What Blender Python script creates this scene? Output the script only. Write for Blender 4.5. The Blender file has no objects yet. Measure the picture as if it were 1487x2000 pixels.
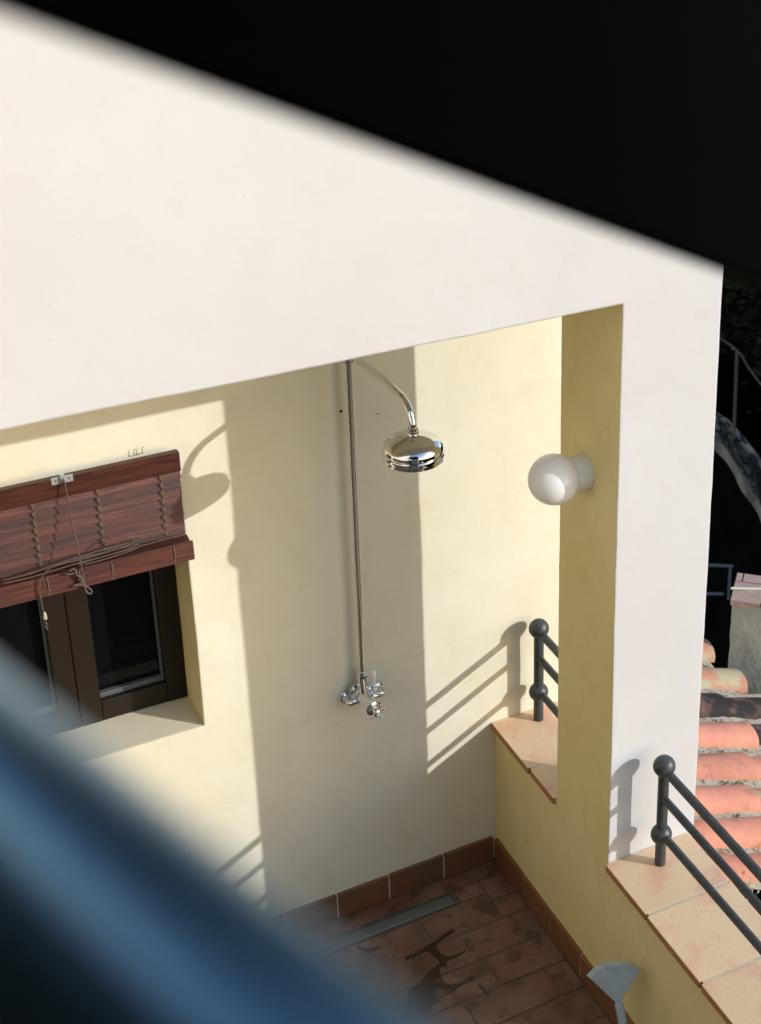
import bpy, bmesh, math, random
from mathutils import Vector, Matrix, noise

random.seed(7)
S = bpy.context.scene

# ------------------------------------------------------------------ camera
F_PX, PPX, PPY, IW, IH = 3260.85, 1369.6, 689.7, 1487.0, 2000.0
RX = Vector((0.8454717697091917, -0.5321888881828958, 0.044186807074747446))
RY = Vector((-0.19089720243400357, -0.37847235721060535, -0.9057134938435654))
RZ = Vector((0.49873414233204316, 0.7573200526343542, -0.4215810635574375))
CAM = Vector((-1.86635308, -3.92035939, 3.32135227))
cd = bpy.data.cameras.new('camera')
cam = bpy.data.objects.new('camera', cd)
S.collection.objects.link(cam)
m3 = Matrix((RX, -RY, -RZ)).transposed()
cam.matrix_world = Matrix.Translation(CAM) @ m3.to_4x4()
cd.sensor_width = 36
cd.sensor_fit = 'AUTO'
cd.lens = F_PX * 36 / IH
cd.shift_x = -(PPX - IW / 2) / IH
cd.shift_y = -(IH / 2 - PPY) / IH
cd.clip_start = 0.01
cd.clip_end = 500
cd.dof.use_dof = True
cd.dof.focus_distance = 4.9
cd.dof.aperture_fstop = 5.6
S.camera = cam

# ------------------------------------------------------------------ light
SUN = Vector((1.05, -1.0, 0.56)).normalized()          # towards the sun
el = math.asin(SUN.z); az = math.atan2(SUN.x, SUN.y)
W = bpy.data.worlds.new('World'); S.world = W; W.use_nodes = True
nt = W.node_tree; nt.nodes.clear()
sky = nt.nodes.new('ShaderNodeTexSky'); sky.sky_type = 'NISHITA'; sky.sun_disc = False
sky.sun_elevation = el; sky.sun_rotation = az
sky.air_density = 1.0; sky.dust_density = 0.8; sky.ozone_density = 0.5
bg = nt.nodes.new('ShaderNodeBackground'); bg.inputs[1].default_value = 0.15
wo = nt.nodes.new('ShaderNodeOutputWorld')
nt.links.new(sky.outputs[0], bg.inputs[0]); nt.links.new(bg.outputs[0], wo.inputs[0])
sl = bpy.data.lights.new('sun', 'SUN'); sl.energy = 2.05; sl.angle = math.radians(0.53); sl.color = (1, 0.985, 0.965)
so = bpy.data.objects.new('sun', sl); S.collection.objects.link(so)
so.rotation_euler = (-SUN).to_track_quat('-Z', 'Y').to_euler()
S.view_settings.view_transform = 'Standard'; S.view_settings.look = 'None'
S.view_settings.exposure = 0.59; S.view_settings.gamma = 1; S.view_settings.use_curve_mapping = False
S.render.engine = 'CYCLES'
S.cycles.use_denoising = True
S.cycles.max_bounces = 10; S.cycles.diffuse_bounces = 7; S.cycles.glossy_bounces = 6
S.cycles.caustics_reflective = False; S.cycles.caustics_refractive = False

# ------------------------------------------------------------------ survey helper: where a sight line meets a plane of the place
def ray(u): return RX * ((u[0] - PPX) / F_PX) + RY * ((u[1] - PPY) / F_PX) + RZ
def at(u, ax, val):
    d = ray(u); return CAM + d * ((val - CAM[ax]) / d[ax])
def deep(u, t): return CAM + ray(u) * t

# ------------------------------------------------------------------ objects
WL = {}
def link(o, parent=None):
    S.collection.objects.link(o)
    if parent is not None:
        o.parent = parent
        o.matrix_parent_inverse = Matrix.Translation(-WL[parent.name])
def tag(o, label=None, cat=None, group=None, kind=None):
    if label: o['label'] = label
    if cat: o['category'] = cat
    if group: o['group'] = group
    if kind: o['kind'] = kind
    return o
def empty(name, loc):
    o = bpy.data.objects.new(name, None); loc = Vector(loc)
    o.empty_display_size = 0.05
    o.location = loc; link(o); WL[o.name] = loc
    return o
def mk(name, verts, faces, mat, parent=None, smooth=False, uv=None):
    n = len(verts); c = Vector((0, 0, 0))
    for v in verts: c += Vector(v)
    c /= max(n, 1)
    me = bpy.data.meshes.new(name)
    me.from_pydata([tuple(Vector(v) - c) for v in verts], [], faces)
    me.materials.append(mat)
    bm = bmesh.new(); bm.from_mesh(me)
    bmesh.ops.recalc_face_normals(bm, faces=bm.faces[:])
    if smooth:
        for f in bm.faces: f.smooth = True
        if smooth != 'all':
            for e in bm.edges:
                if len(e.link_faces) == 2 and e.calc_face_angle(0) > math.radians(38): e.smooth = False
    bm.to_mesh(me); bm.free()
    o = bpy.data.objects.new(name, me); o.location = c
    link(o, parent); WL[o.name] = c
    return o

class MB:
    def __init__(s): s.v = []; s.f = []
    def add(s, v, f):
        b = len(s.v); s.v += [Vector(x) for x in v]; s.f += [tuple(i + b for i in q) for q in f]; return s
    def box(s, lo, hi, bev=0, rot=None, org=None, seg=1):
        bm = bmesh.new(); bmesh.ops.create_cube(bm, size=1)
        lo = Vector(lo); hi = Vector(hi)
        for v in bm.verts:
            v.co = Vector([(lo[i] + hi[i]) / 2 + v.co[i] * (hi[i] - lo[i]) for i in range(3)])
        if bev: bmesh.ops.bevel(bm, geom=bm.edges[:], offset=bev, segments=seg, affect='EDGES', profile=0.7)
        if rot is not None:
            org = Vector(org) if org is not None else (lo + hi) / 2
            for v in bm.verts: v.co = rot @ (v.co - org) + org
        bm.verts.index_update()
        s.add([v.co.copy() for v in bm.verts], [[v.index for v in f.verts] for f in bm.faces]); bm.free(); return s
    def tube(s, pts, r, seg=12, cap=True):
        pts = [Vector(p) for p in pts]; n = len(pts)
        rs = r if isinstance(r, (list, tuple)) else [r] * n
        v = []; f = []; nrm = None
        for i, p in enumerate(pts):
            t = (pts[min(i + 1, n - 1)] - pts[max(i - 1, 0)]).normalized()
            if nrm is None:
                nrm = t.cross(Vector((0, 0, 1)))
                if nrm.length < 1e-3: nrm = t.cross(Vector((0, 1, 0)))
            else: nrm = nrm - t * nrm.dot(t)
            nrm.normalize(); b = t.cross(nrm)
            for k in range(seg):
                a = 2 * math.pi * k / seg
                v.append(p + (nrm * math.cos(a) + b * math.sin(a)) * rs[i])
        for i in range(n - 1):
            for k in range(seg):
                k2 = (k + 1) % seg
                f.append((i * seg + k, i * seg + k2, (i + 1) * seg + k2, (i + 1) * seg + k))
        if cap: f.append(tuple(range(seg))); f.append(tuple((n - 1) * seg + k for k in range(seg)))
        return s.add(v, f)
    def lathe(s, prof, org, axis=(0, 0, 1), seg=32):
        axis = Vector(axis).normalized(); org = Vector(org)
        a0 = axis.cross(Vector((0, 0, 1)))
        if a0.length < 1e-3: a0 = Vector((1, 0, 0))
        a0.normalize(); b0 = axis.cross(a0)
        v = []; f = []; n = len(prof)
        for (r, h) in prof:
            for k in range(seg):
                a = 2 * math.pi * k / seg
                v.append(org + axis * h + (a0 * math.cos(a) + b0 * math.sin(a)) * max(r, 1e-5))
        for i in range(n - 1):
            for k in range(seg):
                k2 = (k + 1) % seg
                f.append((i * seg + k, i * seg + k2, (i + 1) * seg + k2, (i + 1) * seg + k))
        f.append(tuple(range(seg))); f.append(tuple((n - 1) * seg + k for k in range(seg)))
        return s.add(v, f)
    def ball(s, c, r, seg=32, rings=18):
        return s.lathe([(r * math.sin(math.pi * i / rings), -r * math.cos(math.pi * i / rings)) for i in range(rings + 1)], c, (0, 0, 1), seg)
    def build(s, name, mat, parent=None, smooth=False): return mk(name, s.v, s.f, mat, parent, smooth)

def smooth_path(pts, n=6):
    pts = [Vector(p) for p in pts]; out = []
    for i in range(len(pts) - 1):
        p0 = pts[max(i - 1, 0)]; p1 = pts[i]; p2 = pts[i + 1]; p3 = pts[min(i + 2, len(pts) - 1)]
        for k in range(n):
            t = k / n
            out.append(0.5 * ((2 * p1) + (p2 - p0) * t + (2 * p0 - 5 * p1 + 4 * p2 - p3) * t * t + (3 * p1 - p0 - 3 * p2 + p3) * t ** 3))
    out.append(pts[-1]); return out

def wob(v, amp=0.0022):
    d = Vector((noise.noise(v * 2.3 + Vector((9, 0, 0))), noise.noise(v * 2.3 + Vector((0, 31, 0))), noise.noise(v * 2.3 + Vector((0, 0, 57)))))
    e = Vector((noise.noise(v * 14 + Vector((9, 0, 0))), noise.noise(v * 14 + Vector((0, 31, 0))), noise.noise(v * 14 + Vector((0, 0, 57)))))
    return v + d * amp + e * amp * 0.55
def grid(a, b, step, extra=()):
    n = max(1, round((b - a) / step)); g = [a + (b - a) * i / n for i in range(n + 1)]
    for e in extra:
        if a < e < b:
            k = min(range(1, n), key=lambda i: abs(g[i] - e)) if n > 1 else 0
            g[k] = e
    return g
def plaster(name, xs, ys, zs, filled, mat, parent=None, warp=None):
    vi = {}; V = []; Fc = []
    def vid(i, j, k):
        q = (i, j, k)
        if q not in vi:
            p = Vector((xs[i], ys[j], zs[k]))
            if warp: p = warp(p)
            vi[q] = len(V); V.append(wob(p))
        return vi[q]
    nx, ny, nz = len(xs) - 1, len(ys) - 1, len(zs) - 1
    fl = lambda i, j, k: 0 <= i < nx and 0 <= j < ny and 0 <= k < nz and filled((xs[i] + xs[i + 1]) / 2, (ys[j] + ys[j + 1]) / 2, (zs[k] + zs[k + 1]) / 2)
    for i in range(nx):
        for j in range(ny):
            for k in range(nz):
                if not fl(i, j, k): continue
                if not fl(i - 1, j, k): Fc.append((vid(i, j, k), vid(i, j, k + 1), vid(i, j + 1, k + 1), vid(i, j + 1, k)))
                if not fl(i + 1, j, k): Fc.append((vid(i + 1, j, k), vid(i + 1, j + 1, k), vid(i + 1, j + 1, k + 1), vid(i + 1, j, k + 1)))
                if not fl(i, j - 1, k): Fc.append((vid(i, j, k), vid(i + 1, j, k), vid(i + 1, j, k + 1), vid(i, j, k + 1)))
                if not fl(i, j + 1, k): Fc.append((vid(i, j + 1, k), vid(i, j + 1, k + 1), vid(i + 1, j + 1, k + 1), vid(i + 1, j + 1, k)))
                if not fl(i, j, k - 1): Fc.append((vid(i, j, k), vid(i, j + 1, k), vid(i + 1, j + 1, k), vid(i + 1, j, k)))
                if not fl(i, j, k + 1): Fc.append((vid(i, j, k + 1), vid(i + 1, j, k + 1), vid(i + 1, j + 1, k + 1), vid(i, j + 1, k + 1)))
    return mk(name, V, Fc, mat, parent, smooth=True)

# ------------------------------------------------------------------ materials
def M(name, col, rough=0.6, metal=0.0, col2=None, scale=8.0, detail=4, bump=0.0, bscale=60.0, rnd=0.0, spec=0.5, coat=0.0, extra=None, lo=0.35, hi=0.65):
    m = bpy.data.materials.new(name); m.use_nodes = True
    N = m.node_tree.nodes; L = m.node_tree.links; b = N['Principled BSDF']
    b.inputs['Base Color'].default_value = (*col, 1); b.inputs['Roughness'].default_value = rough
    b.inputs['Metallic'].default_value = metal; b.inputs['Specular IOR Level'].default_value = spec
    b.inputs['Coat Weight'].default_value = coat
    geo = N.new('ShaderNodeNewGeometry')
    out = None
    if col2 is not None:
        n = N.new('ShaderNodeTexNoise'); n.inputs['Scale'].default_value = scale; n.inputs['Detail'].default_value = detail
        L.new(geo.outputs['Position'], n.inputs['Vector'])
        r = N.new('ShaderNodeMapRange'); r.inputs['From Min'].default_value = lo; r.inputs['From Max'].default_value = hi
        L.new(n.outputs['Fac'], r.inputs['Value'])
        mx = N.new('ShaderNodeMix'); mx.data_type = 'RGBA'
        mx.inputs['A'].default_value = (*col, 1); mx.inputs['B'].default_value = (*col2, 1)
        L.new(r.outputs[0], mx.inputs['Factor']); out = mx.outputs['Result']
    if rnd:
        oi = N.new('ShaderNodeObjectInfo'); r = N.new('ShaderNodeMapRange')
        r.inputs['To Min'].default_value = 1 - rnd; r.inputs['To Max'].default_value = 1 + rnd * 0.6
        L.new(oi.outputs['Random'], r.inputs['Value'])
        hs = N.new('ShaderNodeHueSaturation')
        if out: L.new(out, hs.inputs['Color'])
        else: hs.inputs['Color'].default_value = (*col, 1)
        L.new(r.outputs[0], hs.inputs['Value']); out = hs.outputs[0]
    if out: L.new(out, b.inputs['Base Color'])
    if bump:
        n = N.new('ShaderNodeTexNoise'); n.inputs['Scale'].default_value = bscale; n.inputs['Detail'].default_value = 6
        L.new(geo.outputs['Position'], n.inputs['Vector'])
        bp = N.new('ShaderNodeBump'); bp.inputs['Strength'].default_value = bump; bp.inputs['Distance'].default_value = 0.004
        L.new(n.outputs['Fac'], bp.inputs['Height']); L.new(bp.outputs[0], b.inputs['Normal'])
    if extra: extra(m, N, L, b, geo, out)
    return m

def spots(scale, lo, hi, col, strength=1.0, vec=None, detail=5):
    def f(m, N, L, b, geo, out):
        n = N.new('ShaderNodeTexNoise'); n.inputs['Scale'].default_value = scale; n.inputs['Detail'].default_value = detail; n.inputs['Roughness'].default_value = 0.65
        if vec:
            mp = N.new('ShaderNodeMapping'); mp.inputs['Scale'].default_value = vec
            L.new(geo.outputs['Position'], mp.inputs['Vector']); L.new(mp.outputs[0], n.inputs['Vector'])
        else: L.new(geo.outputs['Position'], n.inputs['Vector'])
        r = N.new('ShaderNodeMapRange'); r.inputs['From Min'].default_value = lo; r.inputs['From Max'].default_value = hi; r.inputs['To Max'].default_value = strength
        L.new(n.outputs['Fac'], r.inputs['Value'])
        mx = N.new('ShaderNodeMix'); mx.data_type = 'RGBA'; mx.inputs['B'].default_value = (*col, 1)
        if out: L.new(out, mx.inputs['A'])
        else: mx.inputs['A'].default_value = b.inputs['Base Color'].default_value
        L.new(r.outputs[0], mx.inputs['Factor']); L.new(mx.outputs['Result'], b.inputs['Base Color'])
    return f

def plast(c3, c4, sc=11):
    # faint trowel clouds plus softly rounded arrises
    def f(m, N, L, b, geo, out):
        n = N.new('ShaderNodeTexNoise'); n.inputs['Scale'].default_value = sc; n.inputs['Detail'].default_value = 7; n.inputs['Roughness'].default_value = 0.7; n.inputs['Distortion'].default_value = 0.6
        L.new(geo.outputs['Position'], n.inputs['Vector'])
        r = N.new('ShaderNodeMapRange'); r.inputs['From Min'].default_value = 0.5; r.inputs['From Max'].default_value = 0.75; r.inputs['To Max'].default_value = 0.6
        L.new(n.outputs['Fac'], r.inputs['Value'])
        mx = N.new('ShaderNodeMix'); mx.data_type = 'RGBA'; mx.inputs['B'].default_value = (*c3, 1); L.new(out, mx.inputs['A']); L.new(r.outputs[0], mx.inputs['Factor'])
        n2 = N.new('ShaderNodeTexNoise'); n2.inputs['Scale'].default_value = 95; n2.inputs['Detail'].default_value = 3
        L.new(geo.outputs['Position'], n2.inputs['Vector'])
        r2 = N.new('ShaderNodeMapRange'); r2.inputs['From Min'].default_value = 0.72; r2.inputs['From Max'].default_value = 0.78; r2.inputs['To Max'].default_value = 0.7
        L.new(n2.outputs['Fac'], r2.inputs['Value'])
        m2 = N.new('ShaderNodeMix'); m2.data_type = 'RGBA'; m2.inputs['B'].default_value = (*c4, 1); L.new(mx.outputs['Result'], m2.inputs['A']); L.new(r2.outputs[0], m2.inputs['Factor'])
        L.new(m2.outputs['Result'], b.inputs['Base Color'])
        bv = N.new('ShaderNodeBevel'); bv.samples = 4; bv.inputs['Radius'].default_value = 0.008
        bp = N.new('ShaderNodeBump'); bp.inputs['Strength'].default_value = 0.22; bp.inputs['Distance'].default_value = 0.004
        n3 = N.new('ShaderNodeTexNoise'); n3.inputs['Scale'].default_value = 22; n3.inputs['Detail'].default_value = 8; n3.inputs['Roughness'].default_value = 0.55
        L.new(geo.outputs['Position'], n3.inputs['Vector'])
        L.new(n3.outputs['Fac'], bp.inputs['Height']); L.new(bv.outputs[0], bp.inputs['Normal']); L.new(bp.outputs[0], b.inputs['Normal'])
    return f
CREAM = M('cream_render', (0.80, 0.775, 0.645), 0.85, col2=(0.77, 0.725, 0.56), scale=2.6, detail=6, spec=0.2, extra=plast((0.72, 0.655, 0.48), (0.55, 0.48, 0.33)))
WHITE = M('white_render', (0.62, 0.618, 0.628), 0.85, col2=(0.59, 0.585, 0.59), scale=2.1, detail=6, spec=0.2, extra=plast((0.59, 0.575, 0.57), (0.48, 0.45, 0.41)))
OCHRE_BOUNCE = M('ochre_bounce_render', (0.88, 0.78, 0.45), 0.85, col2=(0.84, 0.71, 0.36), scale=2.4, detail=6, spec=0.2, extra=plast((0.74, 0.60, 0.30), (0.55, 0.42, 0.2)))  # yellow of bounce light on shaded faces, painted into the render colour
CHROME = M('chrome', (0.78, 0.82, 0.87), 0.05, 1.0, bump=0.02, bscale=30)
CHROME_D = M('chrome_aged', (0.74, 0.77, 0.80), 0.10, 1.0)
PORC = M('white_porcelain', (0.8, 0.8, 0.78), 0.12, coat=0.5)
IRON = M('charcoal_iron_paint', (0.035, 0.042, 0.046), 0.42, col2=(0.055, 0.062, 0.066), scale=30, bump=0.12, bscale=220)
COPING = M('peach_terracotta', (0.74, 0.56, 0.36), 0.7, col2=(0.72, 0.45, 0.31), scale=9, detail=6, bump=0.3, bscale=90, rnd=0.06,
           extra=None, lo=0.5, hi=0.62)
COPEDGE = M('fired_tile_edge', (0.42, 0.20, 0.09), 0.8, bump=0.3, bscale=90)
MORTAR = M('pale_mortar', (0.62, 0.54, 0.42), 0.9, bump=0.4, bscale=160)
FLOORT = M('worn_red_terracotta', (0.135, 0.060, 0.037), 0.36, col2=(0.24, 0.145, 0.105), scale=6, detail=8, bump=0.6, bscale=30, rnd=0.10,
           extra=spots(13, 0.52, 0.60, (0.075, 0.04, 0.02), 0.75))
FLOORBOUNCE = M('bounce_terracotta', (0.26, 0.16, 0.10), 0.8, col2=(0.20, 0.12, 0.08), scale=5, bump=0.4, bscale=40)  # lightened tile for the unseen floor, to bounce light into the recess
SKIRT = M('red_terracotta_skirting', (0.26, 0.095, 0.045), 0.5, col2=(0.17, 0.095, 0.045), scale=6, detail=5, bump=0.3, bscale=70, rnd=0.2)
JOINT = M('grey_floor_joint', (0.15, 0.095, 0.065), 0.9, bump=0.5, bscale=120)
STEEL = M('dull_steel', (0.26, 0.29, 0.31), 0.35, 0.8, bump=0.05, bscale=90)
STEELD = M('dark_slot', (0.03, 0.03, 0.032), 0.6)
def grain(c1, c2, rough=0.4, rnd=0.12, sc=(2.2, 40, 40)):
    def f(m, N, L, b, geo, out):
        mp = N.new('ShaderNodeMapping'); mp.inputs['Scale'].default_value = sc
        L.new(geo.outputs['Position'], mp.inputs['Vector'])
        n = N.new('ShaderNodeTexNoise'); n.inputs['Scale'].default_value = 2.5; n.inputs['Detail'].default_value = 8; n.inputs['Distortion'].default_value = 1.2
        L.new(mp.outputs[0], n.inputs['Vector'])
        r = N.new('ShaderNodeValToRGB'); r.color_ramp.elements[0].position = 0.34; r.color_ramp.elements[1].position = 0.66
        r.color_ramp.elements[0].color = (*c1, 1); r.color_ramp.elements[1].color = (*c2, 1)
        L.new(n.outputs['Fac'], r.inputs[0])
        oi = N.new('ShaderNodeObjectInfo'); q = N.new('ShaderNodeMapRange'); q.inputs['To Min'].default_value = 1 - rnd; q.inputs['To Max'].default_value = 1 + rnd
        L.new(oi.outputs['Random'], q.inputs['Value'])
        hs = N.new('ShaderNodeHueSaturation'); L.new(r.outputs[0], hs.inputs['Color']); L.new(q.outputs[0], hs.inputs['Value'])
        L.new(hs.outputs[0], b.inputs['Base Color'])
        bp = N.new('ShaderNodeBump'); bp.inputs['Strength'].default_value = 0.25; bp.inputs['Distance'].default_value = 0.002
        L.new(n.outputs['Fac'], bp.inputs['Height']); L.new(bp.outputs[0], b.inputs['Normal'])
    return f
BOARD = M('dark_red_board', (0.1, 0.03, 0.02), 0.42, extra=grain((0.030, 0.009, 0.006), (0.085, 0.026, 0.014), sc=(3, 45, 45)))
SLAT = M('red_brown_slat', (0.2, 0.07, 0.05), 0.5, extra=grain((0.036, 0.015, 0.016), (0.115, 0.034, 0.022), rnd=0.35))
CORD = M('grey_brown_cord', (0.115, 0.085, 0.065), 0.85, bump=0.6, bscale=500)
CHAIN = M('olive_ladder_cord', (0.16, 0.14, 0.09), 0.85)
TASSEL = M('pale_tassel', (0.45, 0.40, 0.28), 0.5)
ZINC = M('zinc_plate', (0.62, 0.68, 0.70), 0.35, 0.6)
FRAME = M('brown_window_frame', (0.016, 0.010, 0.006), 0.5, spec=0.3, bump=0.1, bscale=150)
FRAMEG = M('grey_glazing_seal', (0.10, 0.115, 0.12), 0.35)
def glassy():
    m = bpy.data.materials.new('dark_window_glass'); m.use_nodes = True; b = m.node_tree.nodes['Principled BSDF']
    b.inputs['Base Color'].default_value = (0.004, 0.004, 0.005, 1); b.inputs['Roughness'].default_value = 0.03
    b.inputs['Specular IOR Level'].default_value = 0.15
    return m
GLASS = glassy()
def opal():
    m = bpy.data.materials.new('opal_glass'); m.use_nodes = True; b = m.node_tree.nodes['Principled BSDF']
    b.inputs['Base Color'].default_value = (0.95, 0.95, 0.97, 1); b.inputs['Roughness'].default_value = 0.16
    b.inputs['Subsurface Weight'].default_value = 0.35; b.inputs['Subsurface Radius'].default_value = (0.05, 0.05, 0.05)
    b.inputs['Subsurface Scale'].default_value = 2.5
    return m
OPAL = opal()
WPLAST = M('white_enamel', (0.84, 0.85, 0.85), 0.3)
RTILE = M('orange_roof_tile', (0.64, 0.27, 0.18), 0.8, col2=(0.52, 0.21, 0.14), scale=6, bump=0.6, bscale=45, rnd=0.14, lo=0.4, hi=0.7,
          extra=spots(9, 0.56, 0.66, (0.34, 0.17, 0.11), 0.7))
RTILE_OLD = M('blackened_roof_tile', (0.022, 0.016, 0.015), 0.85, col2=(0.16, 0.085, 0.07), scale=14, detail=7, bump=0.5, bscale=60, rnd=0.1, lo=0.48, hi=0.66)
RTILE_LICH = M('lichened_roof_tile', (0.50, 0.24, 0.15), 0.85, col2=(0.42, 0.38, 0.25), scale=9, detail=7, bump=0.5, bscale=60, lo=0.42, hi=0.55,
               extra=None)
ROOFM = M('roof_mortar', (0.50, 0.44, 0.35), 0.95, col2=(0.40, 0.33, 0.25), scale=14, bump=0.7, bscale=70, extra=spots(28, 0.55, 0.62, (0.10, 0.12, 0.05), 0.9))
MOSS = M('moss_green', (0.075, 0.10, 0.03), 0.95, col2=(0.16, 0.17, 0.07), scale=90)
CONC = M('grey_white_render', (0.50, 0.50, 0.44), 0.92, col2=(0.43, 0.43, 0.37), scale=12, detail=8, bump=0.9, bscale=40)
PINKB = M('pink_brick', (0.50, 0.33, 0.27), 0.85, col2=(0.42, 0.29, 0.23), scale=20, bump=0.5, bscale=70, rnd=0.12)
RODM = M('pale_rod', (0.55, 0.60, 0.48), 0.5)
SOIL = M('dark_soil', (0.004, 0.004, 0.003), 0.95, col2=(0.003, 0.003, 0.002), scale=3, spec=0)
STONED = M('shade_dark_stone', (0.004, 0.004, 0.003), 0.95, col2=(0.006, 0.006, 0.005), scale=4, spec=0)  # near-black: shadow sides and deep shade are put into the stone colour
ARC = M('grey_stone_capping', (0.36, 0.29, 0.21), 0.9, col2=(0.10, 0.08, 0.06), scale=3.5, detail=7, bump=0.6, bscale=14)
BARK = M('dark_bark', (0.010, 0.008, 0.006), 0.9)
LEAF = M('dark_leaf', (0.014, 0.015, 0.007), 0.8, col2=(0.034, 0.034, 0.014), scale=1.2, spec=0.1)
POLEM = M('rusty_pole', (0.11, 0.08, 0.06), 0.8)
GATEM = M('blue_grey_frame', (0.08, 0.10, 0.13), 0.6)
BLUE = M('sky_tinted_bar', (0.25, 0.44, 0.57), 0.30, 0.8, spec=0.5, bump=0.05, bscale=30)  # blue of the sky's reflection is put into the metal's base colour
BLACKW = M('black_shade_timber', (0.006, 0.006, 0.006), 0.9, spec=0.1)  # near-black base colour carries the board's deep shade
FINIAL = M('grey_blue_metal', (0.46, 0.57, 0.64), 0.55, 0.0, col2=(0.38, 0.47, 0.53), scale=25, bump=0.15, bscale=120)

# ------------------------------------------------------------------ the setting
FZ = -0.55
YF, YB = -0.735, -0.424           # front and back of the beam and pillar
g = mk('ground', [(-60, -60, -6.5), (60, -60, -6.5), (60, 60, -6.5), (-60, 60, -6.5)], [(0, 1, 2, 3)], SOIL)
tag(g, kind='structure')
b = MB().box((-2.9, -5.0, FZ - 0.15), (0.0, 0.0, FZ - 0.0033)); floor = b.build('floor', JOINT); tag(floor, kind='structure')
# the sunny part of the floor outside the frame carries one coarse sheet, lightened to bounce light up
fs = mk('floor', [(-2.9, -5.0, FZ - 0.002), (-1.42, -5.0, FZ - 0.002), (-1.42, 0, FZ - 0.002), (-2.9, 0, FZ - 0.002)], [(0, 1, 2, 3)], FLOORBOUNCE); tag(fs, kind='structure')
fs2 = mk('floor', [(-1.42, -5.0, FZ - 0.002), (-0.0, -5.0, FZ - 0.002), (-0.0, -1.53, FZ - 0.002), (-1.42, -1.53, FZ - 0.002)], [(0, 1, 2, 3)], FLOORBOUNCE); tag(fs2, kind='structure')

# single floor bricks
def brick_mesh(name, mat, sx, sy, sz, bev):
    ms = []
    for q in range(4):
        bm = bmesh.new(); bmesh.ops.create_cube(bm, size=1)
        for v in bm.verts: v.co = Vector((v.co.x * sx, v.co.y * sy, v.co.z * sz)) + Vector((random.uniform(-1, 1) * 0.003, random.uniform(-1, 1) * 0.003, random.uniform(-1, 1) * 0.0015))
        bmesh.ops.bevel(bm, geom=bm.edges[:], offset=bev, segments=1, affect='EDGES')
        me = bpy.data.meshes.new(name); bm.to_mesh(me); bm.free(); me.materials.append(mat); ms.append(me)
    return ms
BL, BW = 0.262, 0.126
bms = brick_mesh('floor_brick', FLOORT, BL - 0.003, BW - 0.003, 0.02, 0.0018)
DR = (-0.667, -0.196, -0.136, -0.079)    # drain: x0, x1, y0, y1
row = 0; y = -0.012 - 0.066
def add_brick(x0, x1, y0, y1):
    if x1 - x0 < 0.02 or y1 - y0 < 0.015: return
    o = bpy.data.objects.new('brick', random.choice(bms))
    w = Vector(((x0 + x1) / 2, (y0 + y1) / 2, FZ - 0.01 + random.uniform(-0.001, 0.0012)))
    o.location = w; o.scale = ((x1 - x0) / BL, (y1 - y0) / BW, 1); o.rotation_euler = (random.uniform(-.004, .004), random.uniform(-.004, .004), random.uniform(-.006, .006))
    link(o, floor)
# narrow strip by the wall, then a band beside the drain, then the regular courses
for x0 in [-1.42 + 0.27 * i for i in range(6)]: add_brick(x0 + .003, min(x0 + .267, -0.014), -0.076, -0.015)
for (x0, x1) in ((-1.42, -1.16), (-1.155, -0.93), (-0.925, -0.672)): add_brick(x0, x1, -0.137, -0.079)
add_brick(-0.190, -0.104, -0.137, -0.079)
add_brick(-0.100, -0.014, -0.176, -0.079)
add_brick(-0.335, -0.104, -0.262 + .003, -0.140); add_brick(-0.100, -0.014, -0.262 + .003, -0.180)
for x0 in (-1.42, -1.154, -0.888, -0.622): add_brick(x0, min(x0 + .262, -0.339), -0.259, -0.140)
yy = -0.262
r = 0
while yy > -1.5:
    off = (r % 2) * 0.133 + random.uniform(-.012, .012)
    x0 = -1.42 - off
    while x0 < -0.02:
        add_brick(max(x0, -1.42), min(x0 + BL, -0.014), yy - BW + 0.003, yy - 0.003); x0 += BL + 0.006
    yy -= BW + 0.001; r += 1

# drain
dr = empty('floor_drain', ((DR[0] + DR[1]) / 2, (DR[2] + DR[3]) / 2, FZ - 0.005))
tag(dr, 'long narrow dark steel shower drain set in the terracotta floor', 'drain')
b = MB()
b.box((DR[0], DR[2], FZ - 0.02), (DR[1], DR[2] + 0.004, FZ + 0.001)); b.box((DR[0], DR[3] - 0.004, FZ - 0.02), (DR[1], DR[3], FZ + 0.001))
b.box((DR[0], DR[2] + .004, FZ - 0.02), (DR[0] + 0.004, DR[3] - .004, FZ + 0.001)); b.box((DR[1] - 0.004, DR[2] + .004, FZ - 0.02), (DR[1], DR[3] - .004, FZ + 0.001))
b.build('frame', STEEL, dr)
MB().box((DR[0] + .004, DR[2] + .004, FZ - .012), (DR[1] - .004, DR[3] - .004, FZ - .0035)).build('channel', STEELD, dr)
MB().box((DR[0] + 0.008, DR[2] + 0.009, FZ - 0.010), (DR[1] - 0.012, DR[3] - 0.009, FZ - 0.0005), 0.001).build('cover_plate', STEEL, dr)

# back wall with window opening
WX0, WX1, WZ0, WZ1 = -1.50, -0.90, 0.318, 1.12
bw = empty('back_wall', (-1.3, 0.0, FZ)); tag(bw, 'cream rendered back wall with the window and the shower on it', 'wall')
xs = grid(-2.9, 0.30, 0.04, (WX0, WX1)); zs = grid(FZ - 0.1, 1.80, 0.04, (WZ0, WZ1)); ys = [0.0, 0.05, 0.10, 0.15, 0.28]
plaster('wall_face', xs, ys, zs, lambda x, y, z: not (WX0 < x < WX1 and WZ0 < z < WZ1), CREAM, bw)
wf = [c for c in S.objects if c.name == 'wall_face'][0]; wf.data.materials.append(OCHRE_BOUNCE)
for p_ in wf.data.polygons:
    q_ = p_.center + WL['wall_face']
    if p_.normal.x < -0.7 and abs(q_.x - WX1) < 0.01 and q_.y < 0.27: p_.material_index = 1  # shaded reveal face takes the painted bounce colour
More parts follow.
